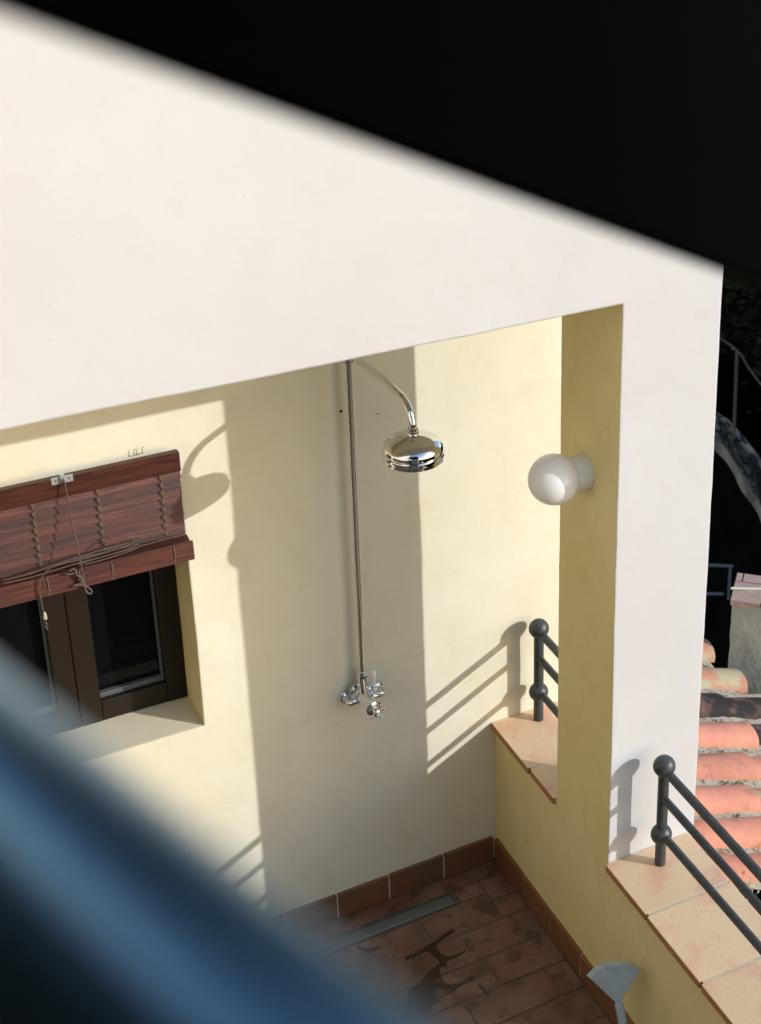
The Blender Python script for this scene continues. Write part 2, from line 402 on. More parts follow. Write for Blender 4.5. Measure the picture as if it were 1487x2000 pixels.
# terracotta skirting on the back wall: single tiles
def skirt(parent, a, bnd, fixed, axis, first=None, cuts=None):
    for i in range(len(cuts) - 1):
        s0, s1 = cuts[i] + 0.0025, cuts[i + 1] - 0.0025; h = -0.459 + random.uniform(-.002, .002)
        t = 0.012 + random.uniform(-.001, .001)
        if axis == 'x': MB().box((s0, -t, FZ - 0.004), (s1, 0.004, h), 0.0015).build('skirting_tile', SKIRT, parent)
        else: MB().box((-t, s0, FZ - 0.004), (0.004, s1, h), 0.0015).build('skirting_tile', SKIRT, parent)
cuts = [-2.9, -2.6, -2.3, -2.0, -1.72, -1.46, -1.2, -0.94, -0.72, -0.551, -0.378, -0.19, -0.013]
skirt(bw, 0, 0, 0, 'x', cuts=cuts)
MB().box((-2.9, -0.009, FZ), (-0.013, 0.003, -0.464)).build('skirting_joint', MORTAR, bw)
# screw hole with plug
MB().lathe([(0.0038, 0), (0.0038, 0.004), (0.0022, 0.004), (0.0022, 0.001)], at((666, 803), 1, 0.0) + Vector((0, .0005, 0)), (0, -1, 0), 10).build('plug_hole', STEELD, bw)
MB().lathe([(0.002, 0), (0.002, 0.003)], at((738, 808), 1, 0.0) + Vector((0, .0005, 0)), (0, -1, 0), 8).build('plug_hole', STEELD, bw)

# parapet
bys_ = [YF, -0.65, -0.56, YB]
par = empty('parapet_wall', (0.13, -1.5, FZ)); tag(par, 'low cream parapet wall topped with peach terracotta tiles', 'wall')
plaster('wall_face', [0, 0.065, 0.13, 0.195, 0.252], sorted(grid(-4.6, YF, 0.04)[:-1] + bys_ + grid(YB, 0.0, 0.04)[1:]), grid(FZ - 0.1, -0.0245, 0.04), lambda x, y, z: True, OCHRE_BOUNCE, par)
plaster('outer_wall_base', [0.0, 0.13, 0.252], grid(-4.6, 0.28, 0.3), grid(-6.5, FZ - 0.1, 0.5), lambda x, y, z: True, CREAM, par)
cy = [0.0, -0.262, -0.422, -0.737, -0.968, -1.246, -1.525, -1.80, -2.08, -2.36, -2.64, -2.92, -3.2, -3.48, -3.76, -4.04, -4.32, -4.6]
for i in range(len(cy) - 1):
    if cy[i] == -0.422: continue
    a, c = cy[i + 1] + 0.0045, cy[i] - 0.0045
    if i == 0: c = -0.001
    o = MB().box((-0.011 + random.uniform(-.002, .002), a, -0.024), (0.262, c, random.uniform(-.0008, .0003)), 0.003, seg=2).build('coping_tile', COPING, par)
    o.data.materials.append(COPEDGE)
    for p_ in o.data.polygons:
        if p_.normal.z < 0.35: p_.material_index = 1
MB().box((-0.003, -4.6, -0.0235), (0.256, YF - .001, -0.0012)).build('tile_joint', MORTAR, par)
MB().box((-0.003, YB + .001, -0.0235), (0.256, -0.002, -0.0012)).build('tile_joint', MORTAR, par)
cuts = [-4.4 + 0.2 * i for i in range(19)] + [-0.79, -0.599, -0.402, -0.216, -0.013]
cuts = sorted(set(round(c, 3) for c in cuts if c < -0.85)) + [-0.79, -0.599, -0.402, -0.216, -0.013]
skirt(par, 0, 0, 0, 'y', cuts=cuts)
MB().box((-0.009, -4.4, FZ), (0.003, -0.013, -0.464)).build('skirting_joint', MORTAR, par)

# pillar and beam
def pw(p):   # the back right corner of the pillar is a little out of square
    t = (p.x / 0.286) * ((p.y - YF) / (YB - YF))
    return Vector((p.x, p.y - 0.068 * max(0, t), p.z))
pz = grid(-0.0245, 1.727, 0.04)
bxs = grid(-2.9, 0.286, 0.04, (0.0,))
pxs = [v for v in bxs if v >= -1e-6]; bys = [YF, -0.65, -0.56, YB]
pl = plaster('pillar', pxs, bys, pz, lambda x, y, z: True, WHITE, None, warp=pw)
tag(pl, 'square rendered pillar, white in front, standing on the parapet', 'pillar')
pl.data.materials.append(OCHRE_BOUNCE)
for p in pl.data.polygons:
    if p.normal.x < -0.7: p.material_index = 1  # shaded left side takes the painted bounce colour
def drop(o, test):
    bm = bmesh.new(); bm.from_mesh(o.data); w = WL[o.name]
    bmesh.ops.delete(bm, geom=[f for f in bm.faces if test(f.calc_center_median() + w, f.normal)], context='FACES'); bm.to_mesh(o.data); bm.free()
drop(pl, lambda c, n_: abs(n_.z) > 0.9)
drop([c for c in par.children if c.name.startswith('wall_face')][0], lambda c, n_: n_.z > 0.9 and YF < c.y < YB)
bmz = plaster('beam_wall', bxs, bys, grid(1.727, 4.6, 0.04), lambda x, y, z: True, WHITE, None, warp=pw)
drop(bmz, lambda c, n_: n_.z < -0.9 and c.x > 0)
tag(bmz, 'large plain white wall above the shower recess, in full sun', 'wall')
ce = plaster('recess_ceiling', grid(-2.9, 0.286, 0.16), [YB + .002, -0.2, 0.28], [1.82, 1.98], lambda x, y, z: True, CREAM)
tag(ce, kind='structure')

lw = empty('bounce_wall', (-2.3, -1.9, FZ)); tag(lw, 'cream wall added out of view on the left to bounce sunlight, dark absorbing panel below', 'wall')  # added out of view: its sunlit face bounces warm light into the recess
plaster('wall_face', [-2.44, -2.3], grid(-2.8, -0.0, 0.2), grid(0.95, 4.6, 0.2), lambda x, y, z: True, CREAM, lw)
MB().box((-2.44, -2.8, FZ), (-2.28, -0.002, 0.945)).build('bounce_stop_panel', M('bounce_stop_panel', (0.05, 0.03, 0.02), 0.6), lw)  # dark lower panel added to cut the bounce low on the back wall

# ------------------------------------------------------------------ window
wn = empty('window', ((WX0 + WX1) / 2, 0.17, WZ0)); tag(wn, 'brown framed two-sash window below the red blind', 'window')
Y0 = 0.150
def sash(x0, x1, wl, wr, z0=0.322, z1=1.12):
    f = MB()
    f.box((x0, Y0, z0), (x0 + wl, Y0 + 0.06, z1), 0.002); f.box((x1 - wr, Y0, z0), (x1, Y0 + 0.06, z1), 0.002)
    f.box((x0 + wl + .0005, Y0 + .001, z0), (x1 - wr - .0005, Y0 + 0.06, z0 + 0.066), 0.002)
    f.box((x0 + wl + .0005, Y0 + .001, z1 - 0.06), (x1 - wr - .0005, Y0 + 0.06, z1), 0.002)
    s = f.build('sash', FRAME, wn)
    g0, g1, h0 = x0 + wl, x1 - wr, z0 + 0.066
    q = MB(); q.box((g0, Y0 + 0.018, h0), (g1, Y0 + 0.034, h0 + 0.016), 0.001); q.box((g1 - 0.008, Y0 + 0.020, h0 + 0.016), (g1, Y0 + 0.034, z1 - 0.06), 0.001)
    q.build('glazing_seal', FRAMEG, s)
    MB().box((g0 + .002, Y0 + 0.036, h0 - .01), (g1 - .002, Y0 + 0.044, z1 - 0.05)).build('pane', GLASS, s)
    return s
sash(-1.1985, -0.902, 0.058, 0.056)
sash(-1.498, -1.2005, 0.05, 0.054)
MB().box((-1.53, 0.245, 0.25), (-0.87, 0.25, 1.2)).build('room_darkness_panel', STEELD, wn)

# ------------------------------------------------------------------ blind
bl = empty('wooden_blind', (-1.35, -0.04, 1.19)); tag(bl, 'red-brown wooden slat blind partly drawn up over the window', 'blind')
BX1 = -0.914; BX0 = -1.62
Rx = lambda a: Matrix.Rotation(a, 3, 'X')
hr = MB().box((-1.66, -0.052, 1.166), (-0.908, -0.030, 1.222), 0.002).build('headrail', BOARD, bl)
MB().box((-1.655, -0.030, 1.186), (-0.93, -0.001, 1.205), 0.002).build('wall_batten', BOARD, bl)
zt = 1.172; n = 8; hh = 0.0262
for i in range(n):
    zc = zt - (i + 0.5) * 0.0247
    dx = 0.0015 * math.sin(i * 2.1)
    MB().box((BX0 + dx, -0.0480, zc - hh / 2 - .001), (BX1 + dx + (0.004 if i < 1 else 0), -0.0445, zc + hh / 2), 0.0008, rot=Rx(math.radians(-19))).build('slat', SLAT, bl)
# folded stack
for i in range(6):
    yc = -0.050 - 0.0082 * i; z1 = 0.985 - 0.003 * i
    ang = math.radians(-16 + i * 3)
    x1 = BX1 + (0.004 if i == 3 else -0.002 * (i % 2))
    MB().box((BX0, yc - 0.0016, z1 - 0.046), (x1, yc + 0.0016, z1), 0.0008, rot=Rx(ang)).build('slat', SLAT, bl)
MB().box((BX0, -0.104, 0.928), (-0.908, -0.098, 0.984), 0.002, rot=Rx(math.radians(-3))).build('bottom_board', SLAT, bl)
MB().box((BX0, -0.097, 0.975), (-0.912, -0.062, 0.979), 0.001, rot=Rx(math.radians(14))).build('slat', SLAT, bl)
# ladder cords: chains of little links
for xc in (-1.277, -1.120, -0.9615, -1.437):
    ch = MB(); z = 1.168; k = 0
    while z > 0.985:
        s = 1 if k % 2 else -1
        ch.tube([(xc - 0.0042, -0.0535, z), (xc + 0.0025, -0.0555, z - 0.012), (xc + 0.001, -0.0535, z - 0.019)], 0.0011, 5)
        ch.tube([(xc + 0.0042, -0.0535, z), (xc - 0.0025, -0.0555, z - 0.012)], 0.0011, 5)
        z -= 0.0235; k += 1
    ch.tube([(xc, -0.053, 1.168), (xc, -0.053, 0.985)], 0.0009, 5)
    c = ch.build('ladder_cord', CHAIN, bl, True)
    MB().tube([(xc + .002, -0.104, 0.984), (xc + .003, -0.1062, 0.958), (xc + .002, -0.1045, 0.929)], 0.0013, 5).build('ladder_cord', CHAIN, bl, True)
# metal bracket, hooks
bp_ = at((122, 937), 1, -0.054)
br = MB(); br.box((bp_.x - 0.026, -0.0535, bp_.z - 0.010), (bp_.x - 0.006, -0.052, bp_.z + 0.010), 0.0005); br.box((bp_.x + 0.006, -0.0535, bp_.z - 0.010), (bp_.x + 0.026, -0.052, bp_.z + 0.010), 0.0005)
br.box((bp_.x - 0.0055, -0.060, bp_.z - 0.004), (bp_.x + 0.0055, -0.052, bp_.z + 0.016), 0.001)
brk = br.build('cord_bracket', ZINC, bl)
for sx in (-0.016, 0.016): MB().lathe([(0.0022, 0), (0.0022, 0.0012)], (bp_.x + sx, -0.0534, bp_.z), (0, -1, 0), 8).build('screw', STEELD, brk)
for u in ((262, 884), (278, 880)):
    q = at(u, 1, -0.012); MB().tube([q + Vector((0, 0, -0.006)), q + Vector((0, 0, 0.006)), q + Vector((0.004, 0, 0.010))], 0.0009, 5).build('hook', STEELD, bl)
q0 = at((262, 889), 1, -0.012); q1 = at((280, 884), 1, -0.012); MB().tube([q0, (q0 + q1) / 2 + Vector((0, 0, -.002)), q1], 0.0009, 5).build('hook', STEELD, bl)
# cords
def c3(p): return (60 + p[0] / 4.647, 1020 + p[1] / 4.647)
def cord(name, pts, y, r=0.0017, par_=bl, ny=None):
    P = [at(c3(p), 1, (y if ny is None else y + ny[i])) for i, p in enumerate(pts)]
    return MB().tube(smooth_path(P, 5), r, 7).build(name, CORD, par_, 'all')
P = [Vector((bp_.x, -0.062, bp_.z + 0.006)), Vector((bp_.x + 0.003, -0.066, bp_.z - 0.01))] + [at(c3(p), 1, yv) for p, yv in (((375, 0), -0.08), ((440, 280), -0.105), ((475, 480), -0.112), ((500, 600), -0.112))]
MB().tube(smooth_path(P, 6), 0.0019, 7).build('lift_cord', CORD, bl, 'all')
cord('lift_cord', [(780, 200), (850, 145), (905, 125), (935, 155), (895, 205), (790, 240), (600, 300), (470, 335), (265, 380), (160, 430), (100, 505), (80, 590), (95, 700), (118, 815)], -0.112)
cord('lift_cord', [(450, 320), (600, 262), (760, 225), (900, 180), (1100, 118), (1225, 92)], -0.106)
cord('lift_cord', [(480, 385), (640, 345), (830, 285), (950, 240), (985, 215), (960, 205), (880, 245), (700, 300), (560, 340), (430, 385)], -0.113)
cord('lift_cord', [(-260, 530), (0, 465), (150, 410), (400, 330), (620, 285), (900, 215)], -0.108)
cord('lift_cord', [(-260, 560), (0, 500), (170, 450), (330, 400), (500, 350), (700, 300), (1000, 215), (1200, 160), (1400, 112)], -0.110)
cord('lift_cord', [(345, 445), (400, 425), (420, 480), (465, 510), (450, 555), (390, 575), (470, 570), (520, 590), (555, 625), (540, 650), (510, 630), (480, 560), (440, 470), (450, 430)], -0.116, 0.0026)
cord('lift_cord', [(320, 470), (370, 470), (430, 450), (440, 520), (480, 540), (470, 480)], -0.114, 0.0026)
ta = at(c3((125, 815)), 1, -0.112)
MB().lathe([(0.002, 0.0), (0.0035, -0.002), (0.0052, -0.016), (0.0048, -0.021), (0.002, -0.022)], ta, (0, 0, 1), 12).build('tassel', TASSEL, bl, True)
cord('cord_knot', [(122, 905), (150, 925), (125, 945), (155, 955), (140, 975)], -0.112, 0.0017)

# ------------------------------------------------------------------ shower
sh = empty('shower', (-0.44, -0.03, 0.30)); tag(sh, 'chrome wall-mounted rain shower with long riser pipe and round head', 'shower')
rx_t, rx_b = -0.4405, -0.446
RYY = -0.042
ztop = 1.405
zA = at((706, 1305), 1, RYY).z
MB().tube([(rx_b, RYY, zA - 0.02), (rx_t, RYY, ztop - .02)], 0.0086, 20).build('riser_pipe', CHROME_D, sh, True)
MB().lathe([(0.010, 0), (0.0145, 0.002), (0.0145, 0.012), (0.0165, 0.013), (0.0165, 0.019), (0.012, 0.021), (0.012, 0.045)], (rx_t, RYY, 1.372), (0, 0, 1), 24).build('riser_collar', CHROME, sh, True)
# wall bracket behind the top (short stub to the wall)
MB().tube([(rx_t, -0.0, 1.393), (rx_t, RYY, 1.393)], 0.008, 14).lathe([(0.024, 0), (0.024, 0.004), (0.018, 0.008)], (rx_t, 0.001, 1.393), (0, -1, 0), 24).build('wall_bracket', CHROME, sh, True)
HX, HY, HZ = -0.426, -0.437, 1.306
arm = [(rx_t, RYY, ztop - 0.012), (rx_t, RYY - 0.012, ztop - 0.001), (rx_t, RYY - 0.04, ztop + 0.003), (-0.433, -0.25, ztop + 0.012), (-0.430, -0.36, ztop + 0.014), (-0.428, -0.400, ztop + 0.008), (-0.427, -0.425, ztop - 0.010), (HX, HY - .001, ztop - 0.038), (HX, HY, HZ + 0.045)]
MB().tube(smooth_path(arm, 5), 0.0092, 18).build('shower_arm', CHROME, sh, True)
prof = [(0.0095, 0.062), (0.013, 0.060), (0.013, 0.050), (0.0155, 0.049), (0.0155, 0.043), (0.012, 0.040), (0.016, 0.036), (0.034, 0.032), (0.055, 0.0255), (0.072, 0.017), (0.083, 0.006), (0.0865, -0.004), (0.0868, -0.013), (0.0830, -0.0145), (0.0830, -0.018), (0.0885, -0.020), (0.0900, -0.026), (0.0885, -0.032), (0.0845, -0.034), (0.0845, -0.037), (0.0870, -0.039), (0.0870, -0.043), (0.083, -0.046), (0.0, -0.046)]
prof = [(a_ * (0.875 if a_ > .02 else 1), b_ * 0.84) for a_, b_ in prof]
hd = MB().lathe(prof, (HX, HY, HZ), (0, 0, 1), 64).build('shower_head', CHROME, sh, True)
for a in range(40):
    rr = 0.02 + 0.045 * ((a * 0.618) % 1); th = a * 2.4
    if a < 24: MB().lathe([(0.002, 0), (0.0015, -0.003)], (HX + rr * math.cos(th), HY + rr * math.sin(th), HZ - 0.0383), (0, 0, 1), 6).build('nozzle', WPLAST, hd)
# valve
VX, VZ = -0.447, 0.278
vb = MB()
vb.lathe([(0.036, 0.0), (0.036, 0.006), (0.031, 0.011), (0.0245, 0.014), (0.0240, 0.020), (0.0265, 0.022), (0.0265, 0.030), (0.0235, 0.032), (0.0230, 0.055), (0.0205, 0.060), (0.0205, 0.080), (0.0240, 0.082), (0.0240, 0.094), (0.017, 0.099)], (VX, -0.022, VZ + .012), (0.06, -1, -0.04), 32)
vb.tube([(VX, -0.06, VZ + 0.012), (VX, -0.052, VZ + 0.04), (rx_b, RYY, VZ + 0.075)], 0.0140, 20)
body = vb.build('valve_body', CHROME, sh, True)
MB().lathe([(0.011, 0), (0.0155, 0.002), (0.0155, 0.014), (0.0135, 0.015), (0.0135, 0.02), (0.0105, 0.022)], (rx_b, RYY, VZ + 0.073), (0, 0, 1), 8).build('pipe_nut', CHROME, body)
for sx, xw in ((-1, -0.489), (1, -0.386)):
    MB().lathe([(0.019, 0), (0.019, 0.004), (0.016, 0.011), (0.0105, 0.014), (0.0105, 0.03)], (xw, 0.001, VZ - 0.006), (0, -1, 0), 28).build('wall_flange', CHROME, sh, True)
    MB().tube(smooth_path([(xw, -0.028, VZ - 0.006), (xw, -0.038, VZ - .006), (xw - sx * 0.008, -0.044, VZ - .004), (VX + sx * 0.012, -0.047, VZ + 0.002)], 5), 0.0092, 18).build('inlet_pipe', CHROME, sh, True)
    MB().lathe([(0.0112, 0), (0.0112, 0.008)], (VX + sx * 0.025, -0.0465, VZ + 0.002), (sx, 0, 0), 20).build('inlet_nut', CHROME, sh, True)
ax = Vector((0.06, -1, -0.04)).normalized(); kc = Vector((VX, -0.022, VZ + 0.012)) + ax * 0.112
kb = MB().lathe([(0.009, -0.016), (0.011, -0.008), (0.009, 0), (0.012, 0.002), (0.012, 0.010), (0.007, 0.013)], kc, ax, 24).build('temperature_knob', CHROME, sh, True)
for k in range(4):
    a = math.radians(25 + 90 * k); d = Vector((math.cos(a), 0, math.sin(a)))
    MB().tube([kc + ax * .005, kc + ax * .005 + d * 0.020], 0.0032, 10).ball(kc + ax * .005 + d * 0.023, 0.0048, 12, 8).build('cross_arm', CHROME, kb, True)
MB().lathe([(0.0075, 0.0), (0.0075, 0.003), (0.003, 0.0045)], kc + ax * 0.0128, ax, 18).build('knob_cap', PORC, kb, True)
# lever with porcelain handle
lv = MB().lathe([(0.012, -0.03), (0.013, 0), (0.013, 0.010), (0.009, 0.014)], (VX + 0.024, -0.058, VZ + 0.040), (0.2, -0.9, 0.1), 20).build('lever_hub', CHROME, sh, True)
l0 = Vector((VX + 0.026, -0.066, VZ + 0.052)); ld = Vector((-0.04, -0.02, 1)).normalized()
MB().lathe([(0.0055, 0), (0.0055, 0.008), (0.0068, 0.009), (0.0072, 0.016), (0.0102, 0.042), (0.0098, 0.047), (0.007, 0.050)], l0, ld, 20).build('porcelain_lever', PORC, lv, True)
MB().ball(l0 + ld * 0.051, 0.005, 14, 8).build('lever_tip', CHROME, lv, True)
MB().lathe([(0.007, 0), (0.007, 0.004), (0.003, 0.006)], Vector((VX + 0.027, -0.071, VZ + 0.040)), (0.25, -0.9, 0.1), 16).build('lever_cap', PORC, lv, True)

# ------------------------------------------------------------------ globe lamp
la = empty('wall_lamp', (0, -0.567, 1.185)); tag(la, 'white opal globe lamp on the shaded side of the pillar', 'lamp')
MB().lathe([(0.047, -0.002), (0.0485, 0.002), (0.0475, 0.030), (0.0455, 0.058), (0.040, 0.060)], (0, -0.567, 1.185), (-1, 0, 0), 40).build('lamp_base', WPLAST, la, True)
gb = MB(); gc = Vector((-0.098, -0.572, 1.189)); R_ = 0.0675
pr = [(R_ * math.sin(math.pi * i / 40), -R_ * math.cos(math.pi * i / 40)) for i in range(5, 41)]
pr = [(0.0405, 0.045 - 0.098)] + [(a_, b_) for (a_, b_) in pr if b_ > -0.054]
gb.lathe(pr, gc, (-1, 0, 0), 64); gb.build('globe', OPAL, la, 'all')

# ------------------------------------------------------------------ railings
PXX = 0.127
def post(y, parent):
    MB().tube([(PXX, y, -0.003), (PXX, y, 0.34)], 0.0157, 24).build('post', IRON, parent, True)
    MB().ball((PXX, y, 0.344), 0.0315, 36, 22).build('ball', IRON, parent, 'all')
    MB().ball((PXX, y, 0.105), 0.0305, 36, 22).build('ball', IRON, parent, 'all')
def rail(y0, y1, z, parent, r=0.0125): MB().tube([(PXX, y0, z), (PXX, y1, z)], r, 20).build('rail', IRON, parent, True)
r1 = empty('railing', (PXX, -0.055, 0)); tag(r1, 'short charcoal iron railing between the pillar and the back wall', 'railing')
post(-0.056, r1)
for z, q in ((0.333, .0125), (0.235, .0115), (0.108, .0115)): rail(-0.058, YB - 0.03, z, r1, q)
r2 = empty('railing', (PXX, -0.81, 0)); tag(r2, 'long charcoal iron railing running from the front of the pillar', 'railing')
post(-0.810, r2); post(-4.3, r2)
for z, q in ((0.333, .0125), (0.235, .0115), (0.108, .0115)): rail(-0.812, -4.3, z, r2, q)

# ------------------------------------------------------------------ grey metal fan head on a stem
fn = empty('garden_tool', (-0.115, -1.10, FZ)); tag(fn, 'grey-blue metal fan-shaped head on a thin stem beside the parapet', 'tool')
D0 = (at((1208, 1963), 0, -0.10) - CAM).length / ray((1208, 1963)).length
ap = deep((1208, 1963), D0); cl = deep((1154, 1911), D0); cr = deep((1252, 1893), D0); ct = deep((1203, 1884), D0 - .0)
nrm = (cl - ap).cross(cr - ap).normalized()
if nrm.dot(CAM - ap) < 0: nrm = -nrm
arcp = smooth_path([cl, deep((1176, 1890), D0), ct, deep((1232, 1884), D0), cr], 5)
side = [ap + (cl - ap).normalized() * 0.010, ap + (cr - ap).normalized() * 0.010]
V = []; Fc = []
ring = arcp; n = len(ring)
# fan with a bulged face and a thick rim
for k, s in enumerate((0.10, 0.4, 0.75, 1.0)):
    for i, p in enumerate(ring):
        c = ap + (p - ap) * s; bul = 0.010 * math.sin(math.pi * i / (n - 1)) * (0.4 + 0.6 * s)
        V.append(c + nrm * bul)
for k in range(3):
    for i in range(n - 1): Fc.append((k * n + i, k * n + i + 1, (k + 1) * n + i + 1, (k + 1) * n + i))
b0 = len(V)
for k, s in enumerate((0.10, 1.0)):
    for i, p in enumerate(ring): V.append(ap + (p - ap) * s - nrm * 0.030 * s + (cl - cr).normalized() * 0.014 * s)
for i in range(n - 1):
    Fc.append((b0 + i, b0 + i + 1, b0 + n + i + 1, b0 + n + i)); Fc.append((3 * n + i, 3 * n + i + 1, b0 + n + i + 1, b0 + n + i)); Fc.append((i, i + 1, b0 + i + 1, b0 + i))
for e in (0, n - 1):
    Fc.append((e, n + e, 2 * n + e, 3 * n + e, b0 + n + e, b0 + e))
mk('fan_head', V, Fc, FINIAL, fn, smooth=True)
st = smooth_path([ap + Vector((0, 0, 0.012)), deep((1217, 2003), D0), Vector((-0.115, -1.10, FZ + 0.002))], 5)
MB().tube(st, [0.0085] + [0.0125] * (len(st) - 1), 18).build('stem', FINIAL, fn, True)
MB().lathe([(0.03, 0), (0.03, 0.006), (0.013, 0.012)], (-0.115, -1.10, FZ), (0, 0, 1), 20).build('foot', FINIAL, fn, True)

# ------------------------------------------------------------------ wet marks on the floor
def wetmat():
    m = bpy.data.materials.new('water_film'); m.use_nodes = True; N = m.node_tree.nodes; L = m.node_tree.links; b = N['Principled BSDF']
    b.inputs['Base Color'].default_value = (0.045, 0.02, 0.008, 1); b.inputs['Roughness'].default_value = 0.07; b.inputs['Alpha'].default_value = 0.85
    return m
WET = wetmat()
def c1(p): return (640 + p[0] / 4.647, 1720 + p[1] / 4.647)
def puddle(pts, label):
    P = [at(c1(p), 2, FZ + 0.0025) for p in pts]; P = smooth_path(P + [P[0]], 3)[:-1]
    n = len(P); V = list(P) + [p - Vector((0, 0, 0.004)) for p in P]
    Fc = [tuple(range(n))] + [(i, (i + 1) % n, (i + 1) % n + n, i + n) for i in range(n)]
    o = mk('puddle', V, Fc, WET); tag(o, label, 'puddle'); return o
puddle([(700, 720), (715, 690), (790, 665), (900, 595), (1000, 530), (1120, 445), (1150, 460), (1010, 550), (985, 590), (1010, 640), (1080, 690), (1180, 665), (1260, 630), (1200, 675), (1095, 720), (1085, 750), (1020, 800), (1030, 870), (1080, 930), (1180, 930), (1300, 865), (1325, 895), (1200, 950), (1130, 1010), (1060, 1040), (1010, 1100), (930, 1140), (930, 1180), (850, 1160), (760, 1190), (680, 1250), (700, 1210), (740, 1170), (720, 1080), (740, 1000), (820, 930), (900, 850), (980, 780), (1020, 740), (960, 680), (900, 640), (780, 690), (720, 720)],
       'branching wet streak on the shower floor in front of the drain')
puddle([(265, 600), (290, 590), (330, 615), (400, 612), (495, 595), (440, 620), (380, 650), (340, 650), (300, 625)], 'small wet mark just below the left end of the drain')
puddle([(1370, 945), (1390, 945), (1470, 1030), (1450, 1030)], 'thin straight wet line on the floor right of the large streak')

# ------------------------------------------------------------------ tiled roof next door
TH = math.radians(22); A = Vector((math.cos(TH), 0, -math.sin(TH))); NR = Vector((math.sin(TH), 0, math.cos(TH)))
P0 = deep((1420, 1480), 6.0)
def onroof(x, y, h=0.0):
    s = (x - P0.x) / A.x; p = P0 + A * s; return Vector((p.x, y, p.z)) + NR * h
HB = -0.062
rf = empty('tiled_roof', onroof(0.8, 0.0, HB)); tag(rf, 'low roof of orange barrel tiles sloping away below the parapet', 'roof')
def tile(xe, yc, mat, ln=0.42, r=0.078, yaw=0.0, lift=0.0):
    V = []; Fc = []; sg = 12; t = 0.013
    e = onroof(xe, yc, HB + 0.004 + lift); up = onroof(xe - ln * A.x, yc, HB + lift * 0.3)
    ax_ = (up - e).normalized(); sd = Vector((0, 1, 0)); ax_ = (ax_ + sd * yaw).normalized(); nn = ax_.cross(sd).normalized()
    if nn.z < 0: nn = -nn
    nl = 5
    for ring_, rr in (('o', 0), ('i', t)):
        for j in range(nl + 1):
            c = e + ax_ * (ln * j / nl); R1 = (r - 0.010 * j / nl) - rr
            for k in range(sg + 1):
                a = math.pi * k / sg
                jit = noise.noise((c + Vector((k, yc * 9, j))) * 3.1) * 0.0016
                V.append(c + sd * (R1 + jit) * math.cos(a) + nn * ((R1 + jit) * math.sin(a) * 0.72))
    m = sg + 1; o2 = (nl + 1) * m
    for base in (0, o2):
        for j in range(nl):
            for k in range(sg): Fc.append((base + j * m + k, base + j * m + k + 1, base + (j + 1) * m + k + 1, base + (j + 1) * m + k))
    for j in (0, nl):
        for k in range(sg): Fc.append((j * m + k, j * m + k + 1, o2 + j * m + k + 1, o2 + j * m + k))
    for j in range(nl):
        for k in (0, sg): Fc.append((j * m + k, (j + 1) * m + k, o2 + (j + 1) * m + k, o2 + j * m + k))
    return mk('tile', V, Fc, mat, rf, True)
rows = [(0.881, [(1.405, RTILE_LICH)], 0.012), (0.661, [(1.425, RTILE_LICH)], 0.0), (0.45, [(1.195, RTILE_OLD), (1.52, RTILE_OLD)], 0),
        (0.239, [(0.80, RTILE), (1.185, RTILE), (1.54, RTILE_OLD), (1.9, RTILE)], 0), (0.03, [(0.64, RTILE), (1.03, RTILE), (1.42, RTILE), (1.8, RTILE)], 0),
        (-0.177, [(0.52, RTILE), (0.905, RTILE), (1.27, RTILE_LICH), (1.65, RTILE)], 0), (-0.368, [(0.50, RTILE), (0.86, RTILE), (1.25, RTILE), (1.65, RTILE)], 0),
        (-0.563, [(0.56, RTILE), (0.93, RTILE), (1.32, RTILE), (1.7, RTILE)], 0)]
for yc, lst, lift in rows:
    for i, (xe, mt) in enumerate(lst):
        tile(xe, yc + random.uniform(-.005, .005), mt, yaw=random.uniform(-.02, .02), lift=lift + 0.010 * (len(lst) - 1 - i) * 0.3)
        if i == 0:
            x2 = xe - 0.36
            while x2 > 0.30: tile(x2, yc, mt, lift=lift + 0.012); x2 -= 0.36
# mortar bed with an uneven top
V = []; Fc = []; nx, ny = 60, 75
for i in range(nx + 1):
    for j in range(ny + 1):
        x = 0.258 + (1.0 * 1.32) * i / nx; y = -0.655 + 1.60 * j / ny
        V.append(onroof(x, y, HB + 0.016 + 0.010 * noise.noise(Vector((x * 9, y * 14, 3))) + 0.006 * noise.noise(Vector((x * 40, y * 40, 1)))))
for i in range(nx):
    for j in range(ny):
        x = 0.258 + 1.32 * (i + .5) / nx; y = -0.655 + 1.60 * (j + .5) / ny
        if y > 0.56 and x > 1.38: continue
        a = i * (ny + 1) + j; Fc.append((a, a + 1, a + ny + 2, a + ny + 1))
mk('mortar_bed', V, Fc, ROOFM, rf, True)
base = MB().box((0.258, -0.655, -1.5), (0.75, 0.93, -0.62)); base.box((0.751, -0.655, -1.5), (1.37, 0.93, -0.86)); base.box((1.371, -0.655, -1.5), (2.1, .60, -1.12)); base.build('roof_deck', STONED, rf)
# moss in the valleys
ms = MB()
for q in range(900):
    yv = random.choice((-0.07, 0.135, -0.272, -0.272, -0.07, -0.465, 0.345, 0.555)) + random.gauss(0, 0.010); xv = random.choice((random.uniform(0.55, 1.6), random.gauss(1.02, .09), random.gauss(0.82, .05)))
    if noise.noise(Vector((xv * 7, yv * 3, 5))) < -0.05: continue
    p = onroof(xv, yv, HB + 0.018)
    for k in range(3):
        d = Vector((random.gauss(0, 1), random.gauss(0, 1), abs(random.gauss(0, 1)) + .5)).normalized() * random.uniform(.004, .010); w = Vector((random.gauss(0, 1), random.gauss(0, 1), random.gauss(0, .4))).normalized() * 0.0022
        ms.add([p - w, p + w, p + d], [(0, 1, 2)])
o = ms.build('moss', MOSS, rf); o['kind'] = 'stuff'
